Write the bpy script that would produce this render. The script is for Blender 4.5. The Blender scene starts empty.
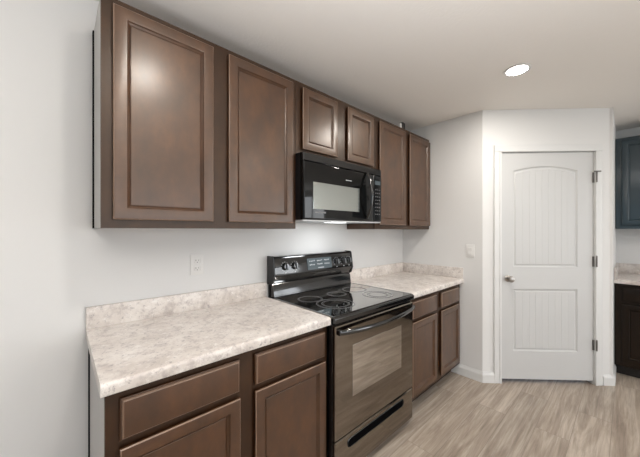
import bpy, bmesh, math, random
from mathutils import Vector, Matrix

C = bpy.context.scene.collection
scn = bpy.context.scene

# ------------------------------------------------------------------ camera
cam_d = bpy.data.cameras.new('camera')
cam = bpy.data.objects.new('camera', cam_d)
C.objects.link(cam)
cam.location = (1.6985, 0.0, 1.3717)
cam.rotation_euler = (math.pi / 2, 0, 0.8283)
cam_d.sensor_fit = 'HORIZONTAL'
cam_d.sensor_width = 36.0
cam_d.lens = 36.0 * 283.04 / 640.0
cam_d.shift_y = 1.66 / 640.0
cam_d.clip_start = 0.02
scn.camera = cam

# ------------------------------------------------------------------ world, daylight, exposure
world = bpy.data.worlds.new('daylight')
scn.world = world
world.use_nodes = True
wn = world.node_tree
wn.nodes.clear()
bg = wn.nodes.new('ShaderNodeBackground')
sky = wn.nodes.new('ShaderNodeTexSky')
sky.sky_type = 'HOSEK_WILKIE'
sky.sun_direction = (0.3, 0.5, 0.8)
sky.turbidity = 3.0
wo = wn.nodes.new('ShaderNodeOutputWorld')
wn.links.new(sky.outputs[0], bg.inputs['Color'])
wn.links.new(bg.outputs[0], wo.inputs['Surface'])
bg.inputs['Strength'].default_value = 1.5

ROOM_X, ROOM_Y0, ROOM_Y1, CEIL = 6.2, -5.2, 4.48, 2.455


def area_light(name, loc, rot, sx, sy, power, color):
    d = bpy.data.lights.new(name, 'AREA')
    d.shape = 'RECTANGLE'
    d.size = sx
    d.size_y = sy
    d.energy = power
    d.color = color
    o = bpy.data.objects.new(name, d)
    o.location = loc
    o.rotation_euler = rot
    C.objects.link(o)
    return o


# daylight entering through the big windows behind and to the right of the camera
area_light('window_daylight', (2.6, ROOM_Y0 - 0.03, 1.40), (math.radians(98), 0, 0), 3.6, 1.85, 8, (0.60, 0.82, 1.0))
area_light('window_daylight', (5.12, ROOM_Y1 + 0.07, 1.16), (math.radians(-90), 0, 0), 1.8, 2.0, 55, (0.95, 0.975, 1.0))
area_light('window_daylight', (ROOM_X + 0.03, 1.2, 1.35), (math.radians(96), 0, math.radians(90)), 4.6, 1.75, 62, (0.95, 0.975, 1.0))
# added fill light behind the camera brightens the ceiling; not a room lamp
ceiling_fill = area_light('added_ceiling_fill', (2.35, -0.25, 0.75), (math.radians(180), 0, 0), 1.8, 1.8, 52, (0.97, 0.98, 1.0))
ceiling_fill.data.spread = math.radians(115)

scn.view_settings.view_transform = 'Standard'
scn.view_settings.look = 'None'
scn.view_settings.exposure = 0.15
scn.view_settings.gamma = 1.0
scn.view_settings.use_curve_mapping = False


# ------------------------------------------------------------------ materials
def mat(name, color, rough=0.5, metal=0.0, spec=0.5, coat=0.0):
    m = bpy.data.materials.new(name)
    m.use_nodes = True
    b = m.node_tree.nodes['Principled BSDF']
    b.inputs['Base Color'].default_value = (*color, 1)
    b.inputs['Roughness'].default_value = rough
    b.inputs['Metallic'].default_value = metal
    b.inputs['Specular IOR Level'].default_value = spec
    b.inputs['Coat Weight'].default_value = coat
    return m


def nodes(m):
    t = m.node_tree
    return t, t.nodes['Principled BSDF']


def noise_color(m, stops, scale, stretch=(1, 1, 1), detail=5, rough=0.6, coord='Object'):
    t, b = nodes(m)
    tc = t.nodes.new('ShaderNodeTexCoord')
    mp = t.nodes.new('ShaderNodeMapping')
    mp.inputs['Scale'].default_value = stretch
    nz = t.nodes.new('ShaderNodeTexNoise')
    nz.inputs['Scale'].default_value = scale
    nz.inputs['Detail'].default_value = detail
    nz.inputs['Roughness'].default_value = rough
    cr = t.nodes.new('ShaderNodeValToRGB')
    el = cr.color_ramp.elements
    while len(el) < len(stops):
        el.new(0.5)
    for e, (p, c) in zip(el, stops):
        e.position = p
        e.color = (*c, 1)
    t.links.new(tc.outputs[coord], mp.inputs['Vector'])
    t.links.new(mp.outputs[0], nz.inputs['Vector'])
    t.links.new(nz.outputs['Fac'], cr.inputs['Fac'])
    t.links.new(cr.outputs['Color'], b.inputs['Base Color'])
    return mp, nz, cr


def add_bump(m, scale, strength, dist=0.002, stretch=(1, 1, 1), detail=4):
    t, b = nodes(m)
    tc = t.nodes.new('ShaderNodeTexCoord')
    mp = t.nodes.new('ShaderNodeMapping')
    mp.inputs['Scale'].default_value = stretch
    nz = t.nodes.new('ShaderNodeTexNoise')
    nz.inputs['Scale'].default_value = scale
    nz.inputs['Detail'].default_value = detail
    bp = t.nodes.new('ShaderNodeBump')
    bp.inputs['Strength'].default_value = strength
    bp.inputs['Distance'].default_value = dist
    t.links.new(tc.outputs['Object'], mp.inputs['Vector'])
    t.links.new(mp.outputs[0], nz.inputs['Vector'])
    t.links.new(nz.outputs['Fac'], bp.inputs['Height'])
    t.links.new(bp.outputs['Normal'], b.inputs['Normal'])


M = {}
M['wall'] = mat('wall_paint', (0.77, 0.765, 0.755), 0.75, spec=0.25)
add_bump(M['wall'], 180, 0.06)
M['ceiling'] = mat('ceiling_paint', (0.88, 0.85, 0.81), 0.9, spec=0.1)
add_bump(M['ceiling'], 60, 0.35, 0.004)
M['trim'] = mat('trim_paint', (0.74, 0.74, 0.73), 0.35, spec=0.5)
M['door'] = mat('door_paint', (0.60, 0.60, 0.595), 0.38, spec=0.5)

def stained(name, k, rough, ior, spec, coat):
    m_ = mat(name, (0.04, 0.02, 0.012), rough, spec=spec, coat=coat)
    m_.node_tree.nodes['Principled BSDF'].inputs['IOR'].default_value = ior
    m_.node_tree.nodes['Principled BSDF'].inputs['Coat Roughness'].default_value = 0.27
    m_.node_tree.nodes['Principled BSDF'].inputs['Specular Tint'].default_value = (1.0, 0.85, 0.71, 1)
    m_.node_tree.nodes['Principled BSDF'].inputs['Coat Tint'].default_value = (1.0, 0.93, 0.86, 1)
    st = [(0.27, (0.034, 0.0105, 0.0024)), (0.5, (0.066, 0.0225, 0.0058)), (0.75, (0.112, 0.042, 0.0115))]
    noise_color(m_, [(p, tuple(c * k for c in col)) for p, col in st], 6.5, (1.5, 1.5, 0.9), 8, 0.62)
    return m_


M['wood'] = stained('stained_wood', 0.76, 0.46, 1.5, 0.7, 0.9)
M['edge_wood'] = mat('edge_highlight_wood', (0.24, 0.15, 0.10), 0.35, spec=0.6, coat=0.5)  # pale edge bands: lamp highlights put into the colour
M['frame_wood'] = stained('shade_darkened_frame_wood', 0.42, 0.42, 1.5, 0.45, 0.3)  # darker copy of the cabinet wood, shade on the frames painted in
M['wood_black'] = stained('shade_blackened_wood', 0.05, 0.25, 1.45, 0.4, 0.15)  # same wood as the other cabinets, its shade put into the colour
M['wood_blue'] = mat('blue_sheen_wood', (0.019, 0.039, 0.051), 0.3, spec=0.5, coat=0.4)  # reflected window sheen painted into the base colour as blue
M['wood_light'] = mat('melamine_side', (0.55, 0.53, 0.51), 0.5)
M['wood_dark'] = mat('dark_recess_wood', (0.014, 0.007, 0.005), 0.6)
M['toe'] = mat('toe_kick_board', (0.012, 0.008, 0.006), 0.6)

def glossy(name, color, rough, ior):
    m_ = mat(name, color, rough)
    m_.node_tree.nodes['Principled BSDF'].inputs['IOR'].default_value = ior
    return m_


M['black'] = glossy('black_enamel', (0.006, 0.006, 0.0065), 0.09, 1.8)
M['black_glass'] = glossy('black_glass', (0.005, 0.005, 0.005), 0.05, 1.42)
M['cooktop_glass'] = mat('cooktop_glass', (0.55, 0.55, 0.54), 0.05, metal=1.0)
M['oven_black'] = glossy('oven_door_glass', (0.006, 0.005, 0.005), 0.06, 3.1)
M['oven_black'].node_tree.nodes['Principled BSDF'].inputs['Specular Tint'].default_value = (1.0, 0.88, 0.74, 1)
M['black_soft'] = mat('black_plastic', (0.008, 0.008, 0.009), 0.35)
M['oven_glass'] = mat('oven_window_glass', (0.58, 0.555, 0.52), 0.04, metal=1.0)
M['mw_glass'] = mat('microwave_window_glass', (0.62, 0.65, 0.62), 0.05, metal=1.0)
M['burner'] = mat('burner_print', (0.16, 0.16, 0.165), 0.25)
M['display'] = mat('display_panel', (0.075, 0.095, 0.105), 0.2)
M['print'] = mat('white_print', (0.45, 0.47, 0.49), 0.4)
M['chrome'] = mat('chrome', (0.75, 0.75, 0.76), 0.12, metal=1.0)
M['nickel'] = mat('satin_nickel', (0.42, 0.39, 0.36), 0.28, metal=1.0)
M['hinge'] = mat('aged_nickel_hinge', (0.20, 0.19, 0.18), 0.35, metal=1.0)
M['grey_metal'] = mat('grey_metal', (0.30, 0.31, 0.32), 0.3, metal=0.8)
M['pale_metal'] = mat('pale_painted_metal', (0.62, 0.63, 0.64), 0.35)
M['white_plastic'] = mat('white_plastic', (0.80, 0.79, 0.77), 0.35)
M['slot'] = mat('slot_dark', (0.10, 0.09, 0.085), 0.6)
M['rubber'] = mat('black_rubber', (0.012, 0.012, 0.012), 0.7)
M['gap'] = mat('dark_gap', (0.004, 0.004, 0.004), 0.9, spec=0.0)

# laminate worktop: cream with grey, tan and rose flecks
m = M['laminate'] = mat('speckled_laminate', (0.6, 0.55, 0.5), 0.32, spec=0.45)
t, b = nodes(m)
tc = t.nodes.new('ShaderNodeTexCoord')


def nz_node(scale, detail, rough=0.6, stretch=None, dist=0.0):
    n = t.nodes.new('ShaderNodeTexNoise')
    n.inputs['Scale'].default_value = scale
    n.inputs['Detail'].default_value = detail
    n.inputs['Roughness'].default_value = rough
    n.inputs['Distortion'].default_value = dist
    if stretch:
        mp = t.nodes.new('ShaderNodeMapping')
        mp.inputs['Scale'].default_value = stretch
        t.links.new(tc.outputs['Object'], mp.inputs['Vector'])
        t.links.new(mp.outputs[0], n.inputs['Vector'])
    else:
        t.links.new(tc.outputs['Object'], n.inputs['Vector'])
    return n


def ramp(src, stops):
    cr = t.nodes.new('ShaderNodeValToRGB')
    el = cr.color_ramp.elements
    while len(el) < len(stops):
        el.new(0.5)
    for e, (p, c) in zip(el, stops):
        e.position = p
        e.color = (*c, 1)
    t.links.new(src, cr.inputs['Fac'])
    return cr.outputs['Color']


def mix(fac, a, bcol, blend='MIX'):
    mx = t.nodes.new('ShaderNodeMix')
    mx.data_type = 'RGBA'
    mx.blend_type = blend
    if isinstance(fac, (int, float)):
        mx.inputs['Factor'].default_value = fac
    else:
        t.links.new(fac, mx.inputs['Factor'])
    for sock, v in (('A', a), ('B', bcol)):
        s = [i for i in mx.inputs if i.name == sock and i.type == 'RGBA'][0]
        if isinstance(v, tuple):
            s.default_value = (*v, 1)
        else:
            t.links.new(v, s)
    return [o for o in mx.outputs if o.type == 'RGBA'][0]


base = ramp(nz_node(6, 6, 0.7).outputs['Fac'], [(0.32, (0.56, 0.50, 0.455)), (0.5, (0.70, 0.645, 0.60)), (0.68, (0.80, 0.755, 0.715))])
f1 = ramp(nz_node(19, 6, 0.75).outputs['Fac'], [(0.50, (0, 0, 0)), (0.64, (0.75, 0.75, 0.75))])
c1 = mix(f1, base, (0.45, 0.395, 0.375))
f2 = ramp(nz_node(52, 5, 0.75).outputs['Fac'], [(0.56, (0, 0, 0)), (0.66, (0.8, 0.8, 0.8))])
c2 = mix(f2, c1, (0.30, 0.265, 0.265))
f3 = ramp(nz_node(30, 5, 0.7, stretch=(1, 1, 1.2)).outputs['Fac'], [(0.34, (0.8, 0.8, 0.8)), (0.44, (0, 0, 0))])
c3 = mix(f3, c2, (0.83, 0.795, 0.76))
t.links.new(c3, b.inputs['Base Color'])

# vinyl plank floor: boards along Y
m = M['floor'] = mat('vinyl_planks', (0.5, 0.43, 0.36), 0.42, spec=0.4)
t, b = nodes(m)
tc = t.nodes.new('ShaderNodeTexCoord')
mp = t.nodes.new('ShaderNodeMapping')
mp.inputs['Rotation'].default_value = (0, 0, math.radians(90))
t.links.new(tc.outputs['Object'], mp.inputs['Vector'])
bk = t.nodes.new('ShaderNodeTexBrick')
bk.offset = 0.37
bk.offset_frequency = 2
bk.inputs['Scale'].default_value = 1.0
bk.inputs['Brick Width'].default_value = 1.22
bk.inputs['Row Height'].default_value = 0.18
bk.inputs['Mortar Size'].default_value = 0.0012
bk.inputs['Mortar Smooth'].default_value = 0.2
bk.inputs['Bias'].default_value = 0.0
bk.inputs['Color1'].default_value = (0.30, 0.30, 0.30, 1)
bk.inputs['Color2'].default_value = (0.70, 0.70, 0.70, 1)
bk.inputs['Mortar'].default_value = (0.1, 0.1, 0.1, 1)
t.links.new(mp.outputs[0], bk.inputs['Vector'])
# every board its own patch of grain
sc = t.nodes.new('ShaderNodeVectorMath')
sc.operation = 'SCALE'
sc.inputs['Scale'].default_value = 31.0
t.links.new(bk.outputs['Color'], sc.inputs[0])
ad = t.nodes.new('ShaderNodeVectorMath')
ad.operation = 'ADD'
t.links.new(tc.outputs['Object'], ad.inputs[0])
t.links.new(sc.outputs[0], ad.inputs[1])


def grain(scale, stretch, detail, dist):
    g = t.nodes.new('ShaderNodeMapping')
    g.inputs['Scale'].default_value = stretch
    t.links.new(ad.outputs[0], g.inputs['Vector'])
    n = t.nodes.new('ShaderNodeTexNoise')
    n.inputs['Scale'].default_value = scale
    n.inputs['Detail'].default_value = detail
    n.inputs['Roughness'].default_value = 0.65
    n.inputs['Distortion'].default_value = dist
    t.links.new(g.outputs[0], n.inputs['Vector'])
    return n


g1 = ramp(grain(5.0, (3.0, 0.26, 1), 7, 1.1).outputs['Fac'],
          [(0.28, (0.28, 0.225, 0.182)), (0.48, (0.40, 0.335, 0.275)), (0.72, (0.58, 0.515, 0.445))])
g2 = ramp(grain(34.0, (2.4, 0.10, 1), 5, 0.4).outputs['Fac'],
          [(0.34, (0.50, 0.48, 0.46)), (0.62, (1.08, 1.08, 1.08))])
cc = mix(0.5, g1, g2, 'MULTIPLY')
tone = ramp(bk.outputs['Color'], [(0.28, (0.84, 0.83, 0.82)), (0.72, (1.1, 1.09, 1.08))])
cc = mix(0.9, cc, tone, 'MULTIPLY')
cc = mix(bk.outputs['Fac'], cc, (0.22, 0.18, 0.15))
t.links.new(cc, b.inputs['Base Color'])

m = M['lamp'] = mat('lamp_lens', (0.9, 0.9, 0.88), 0.5)
t, b = nodes(m)
b.inputs['Emission Color'].default_value = (1.0, 0.95, 0.87, 1)
b.inputs['Emission Strength'].default_value = 22.0


m = M['cook_lamp'] = mat('cook_lamp_lens', (0.9, 0.9, 0.9), 0.5)
t, b = nodes(m)
b.inputs['Emission Color'].default_value = (0.93, 0.97, 1.0, 1)
b.inputs['Emission Strength'].default_value = 3.0


# ------------------------------------------------------------------ mesh helpers
class MB:
    """Collects shapes in one bmesh and links them as ONE mesh object."""

    def __init__(self):
        self.bm = bmesh.new()

    def box(self, x0, x1, y0, y1, z0, z1, bev=0.0, seg=2):
        b2 = bmesh.new()
        v = [b2.verts.new((x, y, z)) for x in (x0, x1) for y in (y0, y1) for z in (z0, z1)]
        for q in ((0, 1, 3, 2), (4, 6, 7, 5), (0, 4, 5, 1), (2, 3, 7, 6), (0, 2, 6, 4), (1, 5, 7, 3)):
            b2.faces.new([v[i] for i in q])
        if bev:
            bmesh.ops.bevel(b2, geom=b2.edges[:] + b2.verts[:], offset=bev, segments=seg, profile=0.6, affect='EDGES')
        self.merge(b2)
        return self

    def merge(self, b2):
        me = bpy.data.meshes.new('tmp')
        b2.to_mesh(me)
        b2.free()
        self.bm.from_mesh(me)
        bpy.data.meshes.remove(me)

    def rings(self, x0, x1, z0, z1, prof, back=0.0, hole=False, bi=0.0, band=None):
        """Nested rectangles in the x-z plane; prof = [(inset, y)], y negative = towards the viewer."""
        bm = self.bm
        rs = []
        for (i, y) in [(bi, back)] + prof:
            rs.append([bm.verts.new(p) for p in ((x0 + i, y, z0 + i), (x1 - i, y, z0 + i), (x1 - i, y, z1 - i), (x0 + i, y, z1 - i))])
        for i, (a, c) in enumerate(zip(rs, rs[1:])):
            for k in range(4):
                f = bm.faces.new((a[k], a[(k + 1) % 4], c[(k + 1) % 4], c[k]))
                if band and band[0] <= i <= band[1]:
                    f.material_index = 1
        if not hole:
            bm.faces.new(rs[-1])
        bm.faces.new(rs[0][::-1]) if not hole else None
        if hole:
            a, c = rs[-1], rs[0]
            for k in range(4):
                bm.faces.new((a[k], a[(k + 1) % 4], c[(k + 1) % 4], c[k]))
        return self

    def extrude_profile(self, pts, x0, x1, axis='x'):
        """Closed polygon pts given in (y,z), extruded along x."""
        bm = self.bm
        A = [bm.verts.new((x0, y, z)) for y, z in pts]
        B = [bm.verts.new((x1, y, z)) for y, z in pts]
        n = len(pts)
        for k in range(n):
            bm.faces.new((A[k], A[(k + 1) % n], B[(k + 1) % n], B[k]))
        bm.faces.new(A[::-1])
        bm.faces.new(B)
        return self

    def prism(self, pts, y0, y1):
        """Closed polygon pts in (x,z), extruded along y."""
        bm = self.bm
        A = [bm.verts.new((x, y0, z)) for x, z in pts]
        B = [bm.verts.new((x, y1, z)) for x, z in pts]
        n = len(pts)
        for k in range(n):
            bm.faces.new((A[k], A[(k + 1) % n], B[(k + 1) % n], B[k]))
        bm.faces.new(A[::-1])
        bm.faces.new(B)
        return self

    def lathe(self, prof, n=32, mtx=None):
        """prof = [(r, h)] revolved about local z, then placed by mtx."""
        bm = self.bm
        mtx = mtx or Matrix()
        rows = []
        for r, h in prof:
            if r < 1e-6:
                rows.append([bm.verts.new(mtx @ Vector((0, 0, h)))])
            else:
                rows.append([bm.verts.new(mtx @ Vector((r * math.cos(2 * math.pi * k / n), r * math.sin(2 * math.pi * k / n), h))) for k in range(n)])
        for a, c in zip(rows, rows[1:]):
            for k in range(n):
                k2 = (k + 1) % n
                if len(a) == 1 and len(c) == 1:
                    continue
                if len(a) == 1:
                    bm.faces.new((a[0], c[k2], c[k]))
                elif len(c) == 1:
                    bm.faces.new((a[k], a[k2], c[0]))
                else:
                    bm.faces.new((a[k], a[k2], c[k2], c[k]))
        for row, rev in ((rows[0], True), (rows[-1], False)):
            if len(row) > 1:
                bm.faces.new(row[::-1] if rev else row)
        return self

    def ring(self, r0, r1, z0, z1, cx, cy, n=48):
        bm = self.bm
        L = []
        for r, z in ((r0, z0), (r1, z0), (r1, z1), (r0, z1)):
            L.append([bm.verts.new((cx + r * math.cos(2 * math.pi * k / n), cy + r * math.sin(2 * math.pi * k / n), z)) for k in range(n)])
        for i in range(4):
            a, c = L[i], L[(i + 1) % 4]
            for k in range(n):
                k2 = (k + 1) % n
                bm.faces.new((a[k], a[k2], c[k2], c[k]))
        return self

    def tube(self, path, ra, rb=None, n=12, up=Vector((0, 0, 1))):
        """Swept ellipse along path; ra sideways, rb along up."""
        bm = self.bm
        rb = rb or ra
        P = [Vector(p) for p in path]
        rows = []
        for i, p in enumerate(P):
            tg = (P[min(i + 1, len(P) - 1)] - P[max(i - 1, 0)]).normalized()
            s = tg.cross(up)
            s.normalize()
            u = s.cross(tg)
            rows.append([bm.verts.new(p + s * (ra * math.cos(2 * math.pi * k / n)) + u * (rb * math.sin(2 * math.pi * k / n))) for k in range(n)])
        for a, c in zip(rows, rows[1:]):
            for k in range(n):
                bm.faces.new((a[k], a[(k + 1) % n], c[(k + 1) % n], c[k]))
        bm.faces.new(rows[0][::-1])
        bm.faces.new(rows[-1])
        return self

    def build(self, name, material, parent=None, smooth=False, second=None):
        bm = self.bm
        bmesh.ops.remove_doubles(bm, verts=bm.verts[:], dist=1e-6)
        bmesh.ops.recalc_face_normals(bm, faces=bm.faces[:])
        me = bpy.data.meshes.new(name)
        bm.to_mesh(me)
        bm.free()
        me.materials.append(material)
        if second:
            me.materials.append(second)
        if smooth:
            for p in me.polygons:
                p.use_smooth = True
            try:
                me.set_sharp_from_angle(angle=math.radians(35))
            except Exception:
                pass
        o = bpy.data.objects.new(name, me)
        C.objects.link(o)
        if parent:
            o.parent = parent
        return o


def tag(o, label=None, cat=None, group=None, kind=None):
    if label:
        o['label'] = label
    if cat:
        o['category'] = cat
    if group:
        o['group'] = group
    if kind:
        o['kind'] = kind
    return o


def thing(name, label, cat, loc, rz=0.0, group=None):
    o = bpy.data.objects.new(name, None)
    C.objects.link(o)
    o.location = loc
    o.rotation_euler = (0, 0, rz)
    o.empty_display_size = 0.1
    return tag(o, label, cat, group)


def struct(name, mb, material, parent=None, label=None, cat=None, smooth=False):
    o = mb.build(name, material, parent, smooth)
    if not parent:
        tag(o, label, cat, kind='structure')
    return o


R90 = math.pi / 2
YC = 2.808            # wall that ends the cabinet run
XS = 0.808            # where that wall turns into the pantry wall
XD, YD = 1.606, 3.606  # far corner of the pantry wall
YR = ROOM_Y1

# ------------------------------------------------------------------ the shell
T = 0.1
struct('floor', MB().box(-T, ROOM_X + T, ROOM_Y0 - T, ROOM_Y1 + T, -0.1, 0), M['floor'], label='beige grey wood look plank floor', cat='floor')
struct('ceiling', MB().box(-T, ROOM_X + T, ROOM_Y0 - T, ROOM_Y1 + T, CEIL, CEIL + 0.1), M['ceiling'], label='lightly textured greige ceiling', cat='ceiling')
struct('wall_left', MB().box(-T, 0, ROOM_Y0 - T, ROOM_Y1 + T, 0, CEIL), M['wall'], label='pale wall behind the range and cabinet run', cat='wall')
struct('wall_end', MB().box(0, XS, YC, YC + T, 0, CEIL), M['wall'], label='short pale wall with switch at the end of the counter', cat='wall')
gx0, gx1, gz0, gz1 = 4.22, 6.02, 0.12, 2.20
mb = MB()
mb.box(XD - T, gx0, YR, YR + T, 0, CEIL).box(gx1, ROOM_X + T, YR, YR + T, 0, CEIL)
mb.box(gx0, gx1, YR, YR + T, 0, gz0).box(gx0, gx1, YR, YR + T, gz1, CEIL)
struct('wall_right', mb, M['wall'], label='pale wall behind the dark cabinets at far right', cat='wall')
struct('wall_return', MB().box(XD - T, XD, YD - 0.02, YR, 0, CEIL), M['wall'], label='pale return wall beside the pantry door', cat='wall')

# pantry wall, 45 degrees, local x along the wall, -y towards the room
PW = math.hypot(XD - XS, YD - YC)
PR = math.atan2(YD - YC, XD - XS)
D0, D1, DH = 0.163, 0.964, 2.068      # door leaf in that wall
mbw = MB()
mbw.box(0, D0 - 0.012, 0, T, 0, CEIL)
mbw.box(D1 + 0.012, PW, 0, T, 0, CEIL)
mbw.box(D0 - 0.012, D1 + 0.012, 0, T, DH + 0.012, CEIL)
o = struct('wall_pantry', mbw, M['wall'], label='angled pale pantry wall around the white door', cat='wall')
o.location = (XS, YC, 0)
o.rotation_euler = (0, 0, PR)

# back wall and far side wall with windows (behind the camera)
wy0, wy1, wz0, wz1 = 0.8, 4.4, 0.45, 2.25
mb = MB()
mb.box(0, wy0, ROOM_Y0 - T, ROOM_Y0, 0, CEIL).box(wy1, ROOM_X, ROOM_Y0 - T, ROOM_Y0, 0, CEIL)
mb.box(wy0, wy1, ROOM_Y0 - T, ROOM_Y0, 0, wz0).box(wy0, wy1, ROOM_Y0 - T, ROOM_Y0, wz1, CEIL)
struct('wall_back', mb, M['wall'])
mb = MB()
ax0, ax1, az0, az1 = -1.1, 3.5, 0.45, 2.25
mb.box(ROOM_X, ROOM_X + T, ROOM_Y0, ax0, 0, CEIL).box(ROOM_X, ROOM_X + T, ax1, ROOM_Y1, 0, CEIL)
mb.box(ROOM_X, ROOM_X + T, ax0, ax1, 0, az0).box(ROOM_X, ROOM_X + T, ax0, ax1, az1, CEIL)
struct('wall_side', mb, M['wall'])
w = MB()
w.rings(wy0, wy1, wz0, wz1, [(0, -0.05), (0.05, -0.05), (0.05, 0.0)], 0.0, hole=True)
w.box((wy0 + wy1) / 2 - 0.03, (wy0 + wy1) / 2 + 0.03, -0.045, -0.01, wz0 + 0.04, wz1 - 0.04)
o = struct('window_1', w, M['trim'])
o.location = (0, ROOM_Y0 - 0.02, 0)
w = MB()
w.rings(gx0, gx1, gz0, gz1, [(0, -0.05), (0.06, -0.05), (0.06, 0.0)], 0.0, hole=True)
w.box(5.09, 5.15, -0.045, -0.01, gz0 + 0.05, gz1 - 0.05)
o = struct('window_3', w, M['trim'])
o.location = (0, YR + 0.06, 0)
w = MB()
w.rings(ax0, ax1, az0, az1, [(0, -0.05), (0.05, -0.05), (0.05, 0.0)], 0.0, hole=True)
w.box(1.17, 1.23, -0.045, -0.01, az0 + 0.04, az1 - 0.04)
o = struct('window_2', w, M['trim'])
o.location = (ROOM_X + 0.02, 0, 0)
o.rotation_euler = (0, 0, R90)
o.scale = (1, 1, 1)


# baseboards: profile in (y,z) extruded along x
def baseboard(name, loc, rz, x0, x1, label):
    pr = [(0, 0), (-0.014, 0), (-0.014, 0.068), (-0.011, 0.078), (-0.006, 0.088), (-0.004, 0.096), (0, 0.096)]
    o = struct(name, MB().extrude_profile(pr, x0, x1), M['trim'], label=label, cat='baseboard')
    o.location = loc
    o.rotation_euler = (0, 0, rz)
    return o


baseboard('baseboard_end', (0, YC, 0), 0, 0.535, XS + 0.006, 'white baseboard on the short end wall')
baseboard('baseboard_pantry_near', (XS, YC, 0), PR, -0.006, D0 - 0.052, 'short white baseboard left of the pantry door')
baseboard('baseboard_pantry_far', (XS, YC, 0), PR, D1 + 0.074, PW + 0.006, 'short white baseboard right of the pantry door')
baseboard('baseboard_return', (XD, YD, 0), R90, -0.006, 0.30, 'white baseboard on the return wall')
baseboard('baseboard_left', (0, 0, 0), R90, ROOM_Y0, 0.098, 'white baseboard on the left wall')

# ------------------------------------------------------------------ pantry door (structure with parts)
casing = MB()
cw = 0.062


def casing_bar(mb, x0, x1, z0, z1):
    mb.box(x0, x1, -0.016, 0, z0, z1, 0.004, 2)


casing_bar(casing, D0 - cw - 0.004, D0 - 0.004, 0, DH + 0.004)
casing_bar(casing, D1 + 0.004, D1 + cw + 0.004, 0, DH + 0.004)
casing_bar(casing, D0 - cw - 0.004, D1 + cw + 0.004, DH + 0.004, DH + 0.004 + cw)
# inner step of the moulding
casing.box(D0 - 0.022, D0 - 0.004, -0.021, -0.01, 0, DH + 0.004, 0.003)
casing.box(D1 + 0.004, D1 + 0.022, -0.021, -0.01, 0, DH + 0.004, 0.003)
casing.box(D0 - 0.022, D1 + 0.022, -0.021, -0.01, DH + 0.004, DH + 0.022, 0.003)
# jamb lining and stop inside the opening
for x0, x1 in ((D0 - 0.012, D0 - 0.003), (D1 + 0.003, D1 + 0.012)):
    casing.box(x0, x1, 0, T, 0, DH + 0.004)
casing.box(D0 - 0.012, D1 + 0.012, 0, T, DH + 0.003, DH + 0.012)
o = struct('trim_1', casing, M['trim'], label='white casing around the pantry door', cat='door casing')
o.location = (XS, YC, 0)
o.rotation_euler = (0, 0, PR)

door = thing('door_1', 'white two panel pantry door with arched upper panel', 'door', (XS, YC, 0), PR)
door['kind'] = 'structure'
ZB = 0.034


def arch_pts(x0, x1, z0, z1, rise, n=20):
    """Outline of a panel, counter-clockwise, arched top (rise = extra height at middle)."""
    pts = [(x0, z0), (x1, z0)]
    for k in range(n + 1):
        a = k / n
        x = x1 + (x0 - x1) * a
        pts.append((x, z1 + rise * (1 - (2 * a - 1) ** 2)))
    return pts


def inset(x0, x1, z0, z1, rise, d):
    return arch_pts(x0 + d, x1 - d, z0 + d, z1 - d, rise * (1 - d), 20)


YF = 0.004      # front face of the leaf, a little behind the wall face
leaf = MB()
bm = leaf.bm
PX0, PX1 = 0.272, 0.830
panels = [(PX0, PX1, 1.040, 1.905, 0.040), (PX0, PX1, 0.285, 0.842, 0.0)]
# leaf face built of strips around the two panel openings
outer = [(D0, ZB), (D1, ZB), (D1, DH), (D0, DH)]


def loop_faces(bm, pts_a, ya, pts_b, yb):
    A = [bm.verts.new((x, ya, z)) for x, z in pts_a]
    B = [bm.verts.new((x, yb, z)) for x, z in pts_b]
    n = len(A)
    for k in range(n):
        bm.faces.new((A[k], A[(k + 1) % n], B[(k + 1) % n], B[k]))


def quad(bm, pts, y):
    bm.faces.new([bm.verts.new((x, y, z)) for x, z in pts])


quad(bm, [(D0, ZB), (PX0, ZB), (PX0, DH), (D0, DH)], YF)
quad(bm, [(PX1, ZB), (D1, ZB), (D1, DH), (PX1, DH)], YF)
quad(bm, [(PX0, ZB), (PX1, ZB), (PX1, 0.285), (PX0, 0.285)], YF)
quad(bm, [(PX0, 0.842), (PX1, 0.842), (PX1, 1.040), (PX0, 1.040)], YF)
top = arch_pts(*panels[0])[2:]
for (xa, za), (xb, zb) in zip(top, top[1:]):
    quad(bm, [(xb, zb), (xa, za), (xa, DH), (xb, DH)], YF)
for p in panels:   # sticking: slope in, small flat, slope half out
    steps = [(0, YF), (0.008, YF + 0.009), (0.016, YF + 0.010), (0.026, YF + 0.004)]
    for (d0, y0), (d1, y1) in zip(steps, steps[1:]):
        loop_faces(bm, inset(*p, d0), y0, inset(*p, d1), y1)
leaf.box(D0, D1, YF + 0.012, YF + 0.036, ZB, DH)
# edges
for a, c in (((D0, ZB), (D0, DH)), ((D1, ZB), (D1, DH)), ((D0, ZB), (D1, ZB)), ((D0, DH), (D1, DH))):
    bm.faces.new([bm.verts.new(p) for p in ((a[0], YF, a[1]), (c[0], YF, c[1]), (c[0], YF + 0.013, c[1]), (a[0], YF + 0.013, a[1]))])
leaf.build('door_leaf', M['door'], door)


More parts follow.
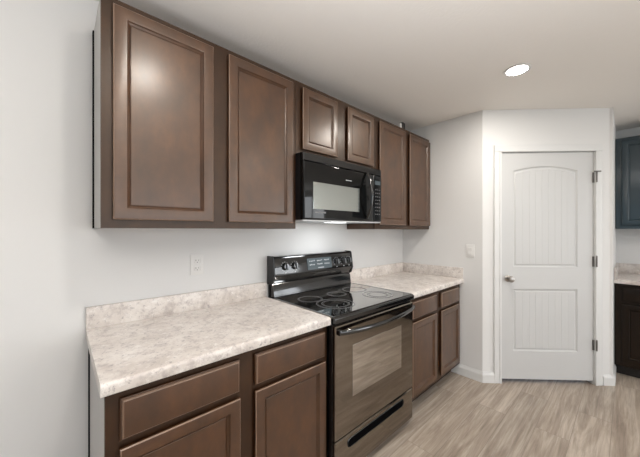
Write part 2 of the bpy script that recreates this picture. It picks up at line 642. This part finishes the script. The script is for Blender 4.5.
def plank_panel(p, name):
    """Field of the panel with shallow vertical V grooves."""
    x0, x1, z0, z1, rise = p
    d = 0.026
    x0, x1, z0 = x0 + d, x1 - d, z0 + d
    mb = MB()
    n = 9
    xs = []
    for k in range(n + 1):
        xc = x0 + (x1 - x0) * k / n
        if k in (0, n):
            xs.append((xc, 0.0))
        else:
            xs += [(xc - 0.004, 0.0), (xc, 0.0015), (xc + 0.004, 0.0)]
    # subdivide for the arch
    full = []
    for (xa, ya), (xb, yb) in zip(xs, xs[1:]):
        m_ = 4 if xb - xa > 0.02 else 1
        for j in range(m_):
            full.append((xa + (xb - xa) * j / m_, ya + (yb - ya) * j / m_))
    full.append(xs[-1])

    def zt(x):
        a = (x - x0) / (x1 - x0)
        return z1 - d + rise * (1 - d) * (1 - (2 * a - 1) ** 2)
    bmm = mb.bm
    lo = [bmm.verts.new((x, YF + 0.004 + y, z0)) for x, y in full]
    hi = [bmm.verts.new((x, YF + 0.004 + y, zt(x))) for x, y in full]
    lob = [bmm.verts.new((x, YF + 0.0115, z0)) for x, y in full]
    hib = [bmm.verts.new((x, YF + 0.0115, zt(x))) for x, y in full]
    for k in range(len(full) - 1):
        bmm.faces.new((lo[k], lo[k + 1], hi[k + 1], hi[k]))
        bmm.faces.new((lob[k + 1], lob[k], hib[k], hib[k + 1]))
        bmm.faces.new((hi[k], hi[k + 1], hib[k + 1], hib[k]))
        bmm.faces.new((lo[k + 1], lo[k], lob[k], lob[k + 1]))
    bmm.faces.new((lo[0], hi[0], hib[0], lob[0]))
    bmm.faces.new((lo[-1], lob[-1], hib[-1], hi[-1]))
    return mb.build(name, M['door'], door)


plank_panel(panels[0], 'arched_panel')
plank_panel(panels[1], 'lower_panel')
RX = Matrix.Rotation(math.pi / 2, 4, 'X')      # local z -> -y


def at_front(x, y, z):
    return Matrix.Translation((x, y, z)) @ RX


kb = MB().lathe([(0.031, 0.0), (0.031, 0.004), (0.026, 0.008), (0.011, 0.010), (0.010, 0.026), (0.018, 0.032), (0.0265, 0.042), (0.028, 0.050), (0.024, 0.058), (0.012, 0.0625), (0, 0.063)], 32, at_front(0.228, YF, 0.937))
tag(kb.build('door_knob', M['nickel'], door, True), 'satin nickel knob')
for zc in (1.839, 1.093, 0.352):
    hg = MB()
    hg.lathe([(0.006, -0.045), (0.006, 0.045)], 12, Matrix.Translation((D1 + 0.006, -0.0015 - 0.022, zc)))
    hg.lathe([(0.0045, 0.045), (0.006, 0.048), (0.003, 0.054), (0, 0.055)], 12, Matrix.Translation((D1 + 0.006, -0.0235, zc)))
    hg.box(D1 - 0.010, D1 + 0.004, -0.004, 0.002, zc - 0.045, zc + 0.045)
    h_ = tag(hg.build('hinge', M['hinge'], door, True), 'dull grey metal hinge')
# pin door stop on the top hinge
ds = MB().tube([(D1 - 0.02, -0.03, 1.888), (D1 + 0.03, -0.035, 1.888)], 0.006)
ds.build('hinge_pin_stop', M['hinge'], door, True)


# ------------------------------------------------------------------ cabinets
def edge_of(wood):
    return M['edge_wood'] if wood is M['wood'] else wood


def quarter(r, y_out, inset0=0.0, n=5):
    """Rounded outer arris: from the side face to the front face at y_out."""
    return [(inset0 + r - r * math.cos(k / n * math.pi / 2), y_out + r - r * math.sin(k / n * math.pi / 2)) for k in range(n + 1)]


def shaker(mb_parent, name, x0, x1, z0, z1, y, fw=0.048, wood=None):
    """Door with a recessed centre panel; y = plane of the face frame."""
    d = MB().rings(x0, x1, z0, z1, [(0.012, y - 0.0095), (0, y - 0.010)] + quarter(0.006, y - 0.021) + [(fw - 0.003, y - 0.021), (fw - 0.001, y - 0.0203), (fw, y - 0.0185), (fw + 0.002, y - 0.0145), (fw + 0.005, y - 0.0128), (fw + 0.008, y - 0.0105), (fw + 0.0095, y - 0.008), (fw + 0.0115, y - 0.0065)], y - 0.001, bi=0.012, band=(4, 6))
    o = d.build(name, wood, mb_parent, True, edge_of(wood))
    p = MB().rings(x0 + fw + 0.0125, x1 - fw - 0.0125, z0 + fw + 0.0125, z1 - fw - 0.0125, [(0, y - 0.0085), (0.0015, y - 0.0095)], y - 0.0068)
    p.build('center_panel', wood, o)
    return o


def slab_front(parent, name, x0, x1, z0, z1, y, wood=None):
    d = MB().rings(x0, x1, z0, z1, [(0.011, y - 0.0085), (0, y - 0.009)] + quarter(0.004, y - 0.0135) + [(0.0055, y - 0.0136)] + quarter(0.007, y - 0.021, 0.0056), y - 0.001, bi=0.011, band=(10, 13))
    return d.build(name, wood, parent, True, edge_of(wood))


def frame_mb(W, z0, z1, y, openings, th=0.019):
    """Face frame with rectangular openings, opening list = (x0,x1,z0,z1) in columns."""
    mb = MB()
    xs = sorted({0.0, W} | {o[0] for o in openings} | {o[1] for o in openings})
    zs = sorted({z0, z1} | {o[2] for o in openings} | {o[3] for o in openings})
    for xa, xb in zip(xs, xs[1:]):
        for za, zb in zip(zs, zs[1:]):
            cx, cz = (xa + xb) / 2, (za + zb) / 2
            if any(o[0] < cx < o[1] and o[2] < cz < o[3] for o in openings):
                continue
            mb.box(xa, xb, y, y + th, za, zb)
    return mb


def upper_cabinet(label, loc, rz, W, z0, z1, depth, doors, dz0, dz1, side_left=False, wood=None):
    frame_wood = wood or M['frame_wood']
    wood = wood or M['wood']
    t_ = thing('upper_cabinet', label, 'cabinet', (loc[0], loc[1], z0), rz, 'wall hung cabinets')
    H = z1 - z0
    F = -depth
    ops = [(x0 + 0.02, x1 - 0.02, dz0 - z0 + 0.02, dz1 - z0 - 0.02) for x0, x1 in doors]
    frame_mb(W, 0, H, F, ops).build('face_frame', frame_wood, t_)
    body = MB()
    body.box(0.002, 0.016, F + 0.019, -0.001, 0, H).box(W - 0.016, W - 0.002, F + 0.019, -0.001, 0, H)
    body.box(0.016, W - 0.016, F + 0.019, -0.001, 0.012, 0.026).box(0.016, W - 0.016, F + 0.019, -0.001, H - 0.014, H)
    body.box(0.016, W - 0.016, -0.010, -0.001, 0.026, H - 0.014)
    body.build('carcass', wood, t_)
    if side_left:
        sp = MB().box(-0.001, 0.0018, F + 0.0195, -0.018, 0, H)
        tag(sp.build('side_panel', M['wood_light'], t_), 'pale grey side panel')
        tag(MB().box(-0.0065, 0.0018, -0.0175, -0.001, 0, H).build('scribe_strip', M['gap'], t_), 'dark strip along the wall')
    for x0, x1 in doors:
        shaker(t_, 'door', x0, x1, dz0 - z0, dz1 - z0, F, wood=wood)
    return t_


UB, UT = 1.380, 2.300
upper_cabinet('tall two door dark wood wall cabinet left of the microwave, above the outlet', (0.001, 0.117), R90, 0.955, UB, UT, 0.305,
              [(0.036, 0.437), (0.515, 0.925)], 1.414, 2.270, side_left=True)
upper_cabinet('short two door dark wood wall cabinet directly above the microwave', (0.001, 1.0735), R90, 0.805, 1.850, UT, 0.305,
              [(0.043, 0.358), (0.462, 0.772)], 1.880, 2.268)
upper_cabinet('tall two door dark wood wall cabinet right of the microwave by the corner', (0.001, 1.880), R90, YC - 1.880 - 0.002, UB, UT, 0.305,
              [(0.046, 0.446), (0.516, 0.916)], 1.416, 2.268)
upper_cabinet('dark wall cabinet with bluish sheen in its colour at far right beyond the pantry door', (XD + 0.003, YR - 0.001), 0, 0.92, 1.385, UT, 0.305,
              [(0.040, 0.440), (0.480, 0.880)], 1.420, 2.268, wood=M['wood_blue'])


def base_cabinet(label, loc, rz, W, depth, cols, side_left=False, wood=None):
    frame_wood = wood or M['frame_wood']
    wood = wood or M['wood']
    t_ = thing('base_cabinet', label, 'cabinet', (loc[0], loc[1], 0), rz, 'floor standing cabinets')
    F = -depth
    zt = 0.872
    ops = []
    for x0, x1 in cols:
        ops.append((x0 + 0.02, x1 - 0.02, 0.73, 0.825))
        ops.append((x0 + 0.02, x1 - 0.02, 0.165, 0.665))
    frame_mb(W, 0.102, zt, F, ops).build('face_frame', frame_wood, t_)
    body = MB()
    for x0 in (0.002, W - 0.016):     # side boards notched for the toe space
        side = [(-0.001, 0.001), (F + 0.0905, 0.001), (F + 0.0905, 0.102), (F + 0.019, 0.102), (F + 0.019, zt), (-0.001, zt)]
        body.extrude_profile(side, x0, x0 + 0.014)
    body.box(0.016, W - 0.016, F + 0.019, -0.012, 0.102, 0.118)
    body.box(0.016, W - 0.016, -0.011, -0.001, 0.0, zt)
    body.build('carcass', wood, t_)
    MB().box(0.0, W, F + 0.078, F + 0.09, 0.001, 0.101).build('toe_kick', M['toe'], t_)
    if side_left:
        prof = [(-0.03, 0.001), (F + 0.0905, 0.001), (F + 0.0905, 0.102), (F + 0.0195, 0.102), (F + 0.0195, zt), (-0.03, zt)]
        tag(MB().extrude_profile(prof, -0.001, 0.0018).build('side_panel', M['wood_light'], t_), 'pale grey side panel')
        tag(MB().box(-0.0065, 0.0018, -0.0295, -0.016, 0.001, zt).build('scribe_strip', M['gap'], t_), 'dark strip along the wall')
    for x0, x1 in cols:
        slab_front(t_, 'drawer_front', x0, x1, 0.709, 0.843, F, wood)
        shaker(t_, 'door', x0, x1, 0.138, 0.686, F, 0.046, wood)
    return t_


base_cabinet('dark brown base cabinet with two drawers and two doors, nearest, left of the range', (0.001, 0.101), R90, 0.945, 0.609,
             [(0.036, 0.442), (0.510, 0.922)], side_left=True)
base_cabinet('dark brown base cabinet with two drawers and two doors between range and end wall', (0.001, 1.866), R90, YC - 1.866 - 0.002, 0.609,
             [(0.040, 0.430), (0.515, 0.897)])
base_cabinet('nearly black base cabinet with shade in its colour at far right beyond the pantry door', (XD + 0.003, YR - 0.001), 0, 0.92, 0.609,
             [(0.045, 0.440), (0.480, 0.875)], wood=M['wood_black'])


def countertop(label, loc, rz, x0, x1, end_splash=None):
    t_ = thing('countertop', label, 'countertop', (loc[0], loc[1], 0.873), rz, 'speckled laminate countertops')
    fy, h, r = -0.645, 0.041, 0.014
    prof = [(0, 0), (fy + 0.006, 0)]
    prof += [(fy + 0.001, 0.003), (fy, 0.009)]
    for k in range(7):
        a = k / 6 * math.pi / 2
        prof.append((fy + r - r * math.cos(a), h - r + r * math.sin(a)))
    prof += [(0, h)]
    MB().extrude_profile(prof, x0, x1).build('worktop', M['laminate'], t_, True)
    sp = MB()
    sp.box(x0, x1, -0.019, -0.001, h, h + 0.102, 0.003)
    sp.build('backsplash', M['laminate'], t_, True)
    if end_splash:
        MB().box(*end_splash, -0.643, -0.0195, h, h + 0.102, 0.003).build('side_splash', M['laminate'], t_, True)
    return t_


countertop('speckled cream laminate countertop left of the range, nearest', (0.001, 0), R90, 0.087, 1.0445)
countertop('speckled cream laminate countertop right of the range, ending at the corner wall', (0.001, 0), R90, 1.862, YC - 0.001, (YC - 0.020, YC - 0.001))
countertop('pale speckled countertop on the dark far right cabinet', (0, YR - 0.001), 0, XD + 0.002, XD + 0.93, (XD + 0.002, XD + 0.021))

# ------------------------------------------------------------------ range
RY0, RW = 1.052, 0.800
rg = thing('electric_range', 'black freestanding electric range with smooth glass top between the countertops', 'range', (0.001, RY0, 0), R90)
FX = 0.640     # body front
bd = MB()
bd.box(0.004, RW - 0.004, -FX, -0.012, 0.04, 0.872, 0.003)
bd.build('body', M['black'], rg)
for x in (0.06, RW - 0.06):
    for y in (-0.60, -0.08):
        MB().lathe([(0.012, 0.0405), (0.012, 0.012), (0.018, 0.010), (0.018, 0.0)], 16, Matrix.Translation((x, y, 0.0))).build('leveling_foot', M['rubber'], rg, True)
# cooktop with rolled front edge
ct = MB()
fy = -0.668
ct.extrude_profile([(-0.10, 0.905), (fy + 0.0215, 0.905), (fy + 0.0215, 0.917), (-0.10, 0.917)], 0.0, RW)
ap = [(fy + 0.0210, 0.873), (fy + 0.010, 0.873), (fy + 0.002, 0.880)]
for k in range(6):
    a = k / 5 * math.pi / 2
    ap.append((fy + 0.016 - 0.016 * math.cos(a), 0.902 + 0.014 * math.sin(a)))
ap += [(fy + 0.0210, 0.9165)]
MB().extrude_profile(ap, 0.0, RW).build('front_apron', M['black'], rg, True)
cook = ct.build('cooktop', M['cooktop_glass'], rg, True)
for x0 in (0.0, RW - 0.006):
    MB().box(x0, x0 + 0.006, fy + 0.02, -0.10, 0.9172, 0.9186).build('edge_trim', M['grey_metal'], cook)
RT = 0.9172
for (bx, by, rr) in ((0.205, -0.47, (0.118, 0.085)), (0.165, -0.275, (0.080,)), (0.400, -0.290, (0.068,)), (0.610, -0.275, (0.090,)), (0.600, -0.50, (0.105, 0.07))):
    b_ = MB()
    for r in rr:
        b_.ring(r - 0.0022, r + 0.0022, RT, RT + 0.0003, bx, by, 64)
        b_.ring(r - 0.0085, r - 0.0070, RT, RT + 0.0003, bx, by, 64)
    tag(b_.build('burner_ring', M['burner'], cook), 'printed grey burner circle')
# backguard
bgp = [(-0.012, 0.873), (-0.085, 0.873), (-0.084, 0.918), (-0.074, 0.990), (-0.064, 1.004), (-0.094, 1.052), (-0.097, 1.066), (-0.078, 1.178), (-0.068, 1.190), (-0.014, 1.190), (-0.012, 1.186)]
bgd = MB().extrude_profile(bgp, 0.010, RW - 0.010)
bk_ = bgd.build('backguard', M['black'], rg, True)
for x0, x1 in ((0.0, 0.0099), (RW - 0.0099, RW)):
    capp = [(-0.012, 1.000), (-0.060, 1.000), (-0.082, 1.012), (-0.1, 1.060), (-0.082, 1.182), (-0.070, 1.194), (-0.012, 1.194)]
    MB().extrude_profile(capp, x0, x1).build('end_cap', M['black_soft'], bk_)


def on_face(z, off=0.0):
    """y of the slanted control face at height z."""
    a = (z - 1.066) / (1.178 - 1.066)
    return -0.097 + 0.019 * a - off


slant = math.atan2(0.019, 0.112)
# display: slanted plate
zb_, zt_ = 1.076, 1.160
dp = MB()
dp.extrude_profile([(on_face(zb_, 0.0005), zb_), (on_face(zb_, 0.0025), zb_), (on_face(zt_, 0.0025), zt_), (on_face(zt_, 0.0005), zt_)], 0.296, 0.548)
disp = dp.build('display', M['display'], bk_)
random.seed(4)
for row, z in enumerate((1.140, 1.113)):
    for gx in (0.318, 0.395, 0.470):
        for k in range(4):
            w_ = random.uniform(0.006, 0.011)
            x = gx + k * 0.014
            zz = z + random.uniform(-0.002, 0.002)
            y = on_face(zz, 0.0026)
            MB().box(x, x + w_, y - 0.0006, y + 0.0006, zz - 0.004, zz + 0.004).build('display_mark', M['print'], disp)
y = on_face(1.086, 0.0026)
MB().box(0.40, 0.46, y - 0.0006, y + 0.0006, 1.083, 1.089).build('badge', M['print'], disp)
for kx, kz in ((0.098, 1.118), (0.180, 1.118), (0.606, 1.118), (0.688, 1.118), (0.752, 1.118)):
    mtx = Matrix.Translation((kx, on_face(kz), kz)) @ Matrix.Rotation(math.pi / 2 - slant, 4, 'X')
    kn = MB().lathe([(0.026, 0.0), (0.025, 0.012), (0.021, 0.020), (0.019, 0.0215), (0, 0.0215)], 28, mtx)
    k_ = kn.build('knob', M['black'], bk_, True)
    pm = MB()
    pm.box(-0.004, 0.004, -0.018, 0.018, 0.0216, 0.032, 0.002)
    bmesh.ops.transform(pm.bm, matrix=mtx, verts=pm.bm.verts[:])
    pm.build('grip', M['grey_metal'], k_)
    mk = MB()
    for q in range(9):
        a = math.radians(-130 + q * 32.5)
        px_, pz_ = 0.0325 * math.sin(a), 0.0325 * math.cos(a)
        mk.lathe([(0.0028, 0.0002), (0.0028, 0.0009)], 8, mtx @ Matrix.Translation((px_, pz_, 0)))
    mk.build('dial_print', M['print'], bk_)
    y = on_face(1.077)
    MB().box(kx - 0.005, kx + 0.005, y - 0.0008, y + 0.0006, 1.0735, 1.0805).build('indicator', M['print'], bk_)

# oven door
DZ0, DZ1 = 0.258, 0.862
dy = -0.6405
od = MB().rings(0.008, RW - 0.008, DZ0, DZ1, [(0, dy - 0.016), (0.006, dy - 0.022)], dy)
odo = od.build('oven_door', M['oven_black'], rg)
WX0, WX1, WZ0, WZ1 = 0.142, 0.640, 0.450, 0.735
yy = dy - 0.0222
win = MB().rings(WX0, WX1, WZ0, WZ1, [(0, yy - 0.0008), (0.001, yy - 0.001)], yy)
tag(win.build('window', M['oven_glass'], odo), 'paler grey oven window')
# handle: flattened bar bowed outwards
path = []
for k in range(25):
    a = k / 24
    out = 0.018 + 0.040 * math.sin(math.pi * a) ** 0.6
    path.append((0.028 + (RW - 0.056) * a, dy - 0.020 - out, 0.833 - 0.010 * math.sin(math.pi * a)))
hd = MB().tube(path, 0.009, 0.014, 14)
for x in (0.030, RW - 0.030):
    hd.box(x - 0.014, x + 0.014, dy - 0.045, dy - 0.0222, 0.820, 0.846, 0.004)
hd.build('handle', M['black'], odo, True)
# storage drawer with long finger recess
dr = MB().rings(0.008, RW - 0.008, 0.042, 0.250, [(0, dy - 0.014), (0.005, dy - 0.020)], dy)
dro = dr.build('storage_drawer', M['oven_black'], rg)


def pill(x0, x1, zc, hh, n=10):
    pts = []
    for k in range(n + 1):
        a = -math.pi / 2 + math.pi * k / n
        pts.append((x1 - hh + hh * math.cos(a), zc + hh * math.sin(a)))
    for k in range(n + 1):
        a = math.pi / 2 + math.pi * k / n
        pts.append((x0 + hh + hh * math.cos(a), zc + hh * math.sin(a)))
    return pts


hr = MB().prism(pill(0.105, 0.670, 0.203, 0.022), dy - 0.0215, dy - 0.0202)
tag(hr.build('finger_pull', M['gap'], dro), 'dark rounded recess')
lip = MB()
a_, b_ = pill(0.105, 0.670, 0.203, 0.022), pill(0.101, 0.674, 0.203, 0.026)
A1 = [lip.bm.verts.new((x, dy - 0.0215, z)) for x, z in a_]
B1 = [lip.bm.verts.new((x, dy - 0.0202, z)) for x, z in b_]
A2 = [lip.bm.verts.new((x, dy - 0.0240, z)) for x, z in [(0.5 * (p[0] + q[0]), 0.5 * (p[1] + q[1])) for p, q in zip(a_, b_)]]
n_ = len(a_)
for k in range(n_):
    j = (k + 1) % n_
    lip.bm.faces.new((A1[k], A1[j], A2[j], A2[k]))
    lip.bm.faces.new((A2[k], A2[j], B1[j], B1[k]))
lip.build('pull_rim', M['black'], dro, True)

# ------------------------------------------------------------------ microwave
MY0, MW = 1.078, 0.792
mz0 = 1.432
mw = thing('microwave', 'black over the range microwave hung under the short cabinet', 'microwave', (0.001, MY0, mz0), R90)
MH = 0.416
MB().box(0, MW, -0.345, -0.012, 0.004, MH, 0.002).build('body', M['black_soft'], mw)
tag(MB().box(0.004, MW - 0.004, -0.37, -0.015, -0.004, 0.0035).build('bottom_plate', M['pale_metal'], mw), 'pale metal underside')
for x0 in (0.08, 0.51):
    MB().box(x0, x0 + 0.20, -0.33, -0.10, -0.007, -0.0042).build('filter_grille', M['grey_metal'], mw)
tag(MB().box(0.315, 0.475, -0.29, -0.22, -0.007, -0.0042).build('lamp_cover', M['cook_lamp'], mw), 'lit lamp cover under the microwave')
cl_d = bpy.data.lights.new('cooktop_glow', 'AREA')
cl_d.shape = 'RECTANGLE'
cl_d.size, cl_d.size_y, cl_d.energy, cl_d.color = 0.20, 0.08, 1.1, (0.93, 0.97, 1.0)
cl_o = bpy.data.objects.new('cooktop_glow', cl_d)
C.objects.link(cl_o)
cl_o.parent = mw
cl_o.location = (0.395, -0.28, -0.012)
vt = MB().rings(0, MW, MH - 0.052, MH - 0.002, [(0, -0.372), (0.004, -0.378)], -0.345)
vo = vt.build('vent_grille', M['black'], mw)
DWX = 0.690
dmb = MB().rings(0, DWX, 0.006, MH - 0.053, quarter(0.010, -0.378), -0.3455)
mdo = dmb.build('door', M['black_glass'], mw, True)
yw = -0.3782
wn_ = MB().rings(0.076, 0.520, 0.072, 0.240, [(0, yw - 0.0006), (0.001, yw - 0.0008)], yw)
tag(wn_.build('window', M['mw_glass'], mdo), 'greyer glass viewing window')
lg = MB().box(0.375, 0.435, yw - 0.0006, yw + 0.0002, 0.283, 0.288)
lg.build('badge', M['print'], mdo)
bdg = MB().box(0.09, 0.185, yw - 0.0005, yw + 0.0002, 0.046, 0.058)
bdg.build('lower_print', M['burner'], mdo)
path = []
for k in range(21):
    a = k / 20
    path.append((0.606, yw - 0.004 - 0.048 * math.sin(math.pi * a) ** 0.8, 0.030 + 0.340 * a))
MB().tube(path, 0.011, 0.007, 12, up=Vector((0, 1, 0))).build('handle', M['black'], mdo, True)
cp = MB().rings(DWX + 0.002, MW, 0.006, MH - 0.053, [(0, -0.372), (0.004, -0.378)], -0.3455)
cpo = cp.build('control_panel', M['black'], mw)
for r_ in range(8):
    for c_ in range(3):
        x, z = DWX + 0.022 + c_ * 0.024, 0.06 + r_ * 0.027
        MB().box(x, x + 0.012, yw - 0.0005, yw + 0.0002, z, z + 0.006).build('key', M['burner'], cpo)
MB().box(DWX + 0.018, MW - 0.016, yw - 0.0006, yw + 0.0002, 0.290, 0.322).build('clock_display', M['display'], cpo)

# ------------------------------------------------------------------ wall plates
ol = thing('wall_outlet', 'white duplex outlet plate on the wall above the near counter', 'outlet', (0, 0.585, 1.172), R90)
MB().box(-0.037, 0.037, -0.006, -0.0002, -0.060, 0.060, 0.003).build('cover_plate', M['white_plastic'], ol, True)
for zc in (0.022, -0.022):
    rc = MB().box(-0.017, 0.017, -0.0085, -0.0062, zc - 0.0145, zc + 0.0145, 0.004).build('receptacle', M['white_plastic'], ol, True)
    sl = MB().box(-0.0085, -0.0060, -0.0090, -0.0086, zc - 0.002, zc + 0.007).box(0.0060, 0.0080, -0.0090, -0.0086, zc - 0.001, zc + 0.006)
    sl.lathe([(0.0026, 0), (0.0026, 0.0004)], 12, at_front(0, -0.0086, zc - 0.008))
    sl.build('slot', M['slot'], rc)
MB().lathe([(0.003, 0), (0.002, 0.001), (0, 0.0012)], 12, at_front(0, -0.0061, 0)).build('screw', M['white_plastic'], ol)
sw = thing('light_switch', 'white rocker light switch plate on the end wall beside the pantry', 'light switch', (0.706, YC, 1.178), 0)
MB().box(-0.037, 0.037, -0.006, -0.0002, -0.060, 0.060, 0.003).build('cover_plate', M['white_plastic'], sw, True)
rk = MB().extrude_profile([(-0.0062, -0.033), (-0.0115, -0.032), (-0.0085, 0.0), (-0.0085, 0.032), (-0.0062, 0.033)], -0.0165, 0.0165)
rk.build('rocker', M['white_plastic'], sw)

# ------------------------------------------------------------------ recessed ceiling lights


def can_light(label, x, y, power):
    t_ = thing('ceiling_light', label, 'ceiling light', (x, y, CEIL), 0, 'recessed ceiling lights')
    MB().ring(0.0615, 0.078, -0.005, -0.0003, 0, 0, 48).build('trim_ring', M['trim'], t_, True)
    MB().lathe([(0.0, -0.0045), (0.061, -0.0045), (0.061, -0.0006), (0.0, -0.0006)], 48).build('lens', M['lamp'], t_, True)
    d = bpy.data.lights.new('lamp_glow', 'AREA')
    d.shape = 'DISK'
    d.size = 0.12
    d.energy = power
    d.color = (1.0, 0.95, 0.88)
    l = bpy.data.objects.new('lamp_glow', d)
    C.objects.link(l)
    l.parent = t_
    l.location = (0, 0, -0.012)
    return t_


can_light('round white recessed ceiling light, lit', 1.19, 2.275, 10)
can_light('round recessed ceiling light near the left cabinets, outside the view', 1.19, 0.42, 6)
can_light('round recessed ceiling light over the room middle, outside the view', 3.1, 2.275, 9)
can_light('round recessed ceiling light behind the camera, outside the view', 3.1, -0.6, 4)

# ------------------------------------------------------------------ small thing left on top of the cabinets
cl = thing('cable_clip', 'tiny black and white cable clip on top of the right wall cabinet', 'clip', (0.285, 2.300, UT), R90)
tag(MB().box(-0.016, 0.0, -0.012, 0.012, 0, 0.048, 0.004).build('clip_body', M['white_plastic'], cl), 'white body')
tag(MB().box(0.0005, 0.052, -0.020, 0.020, 0, 0.060, 0.008).build('clip_cap', M['black_soft'], cl), 'black cap')
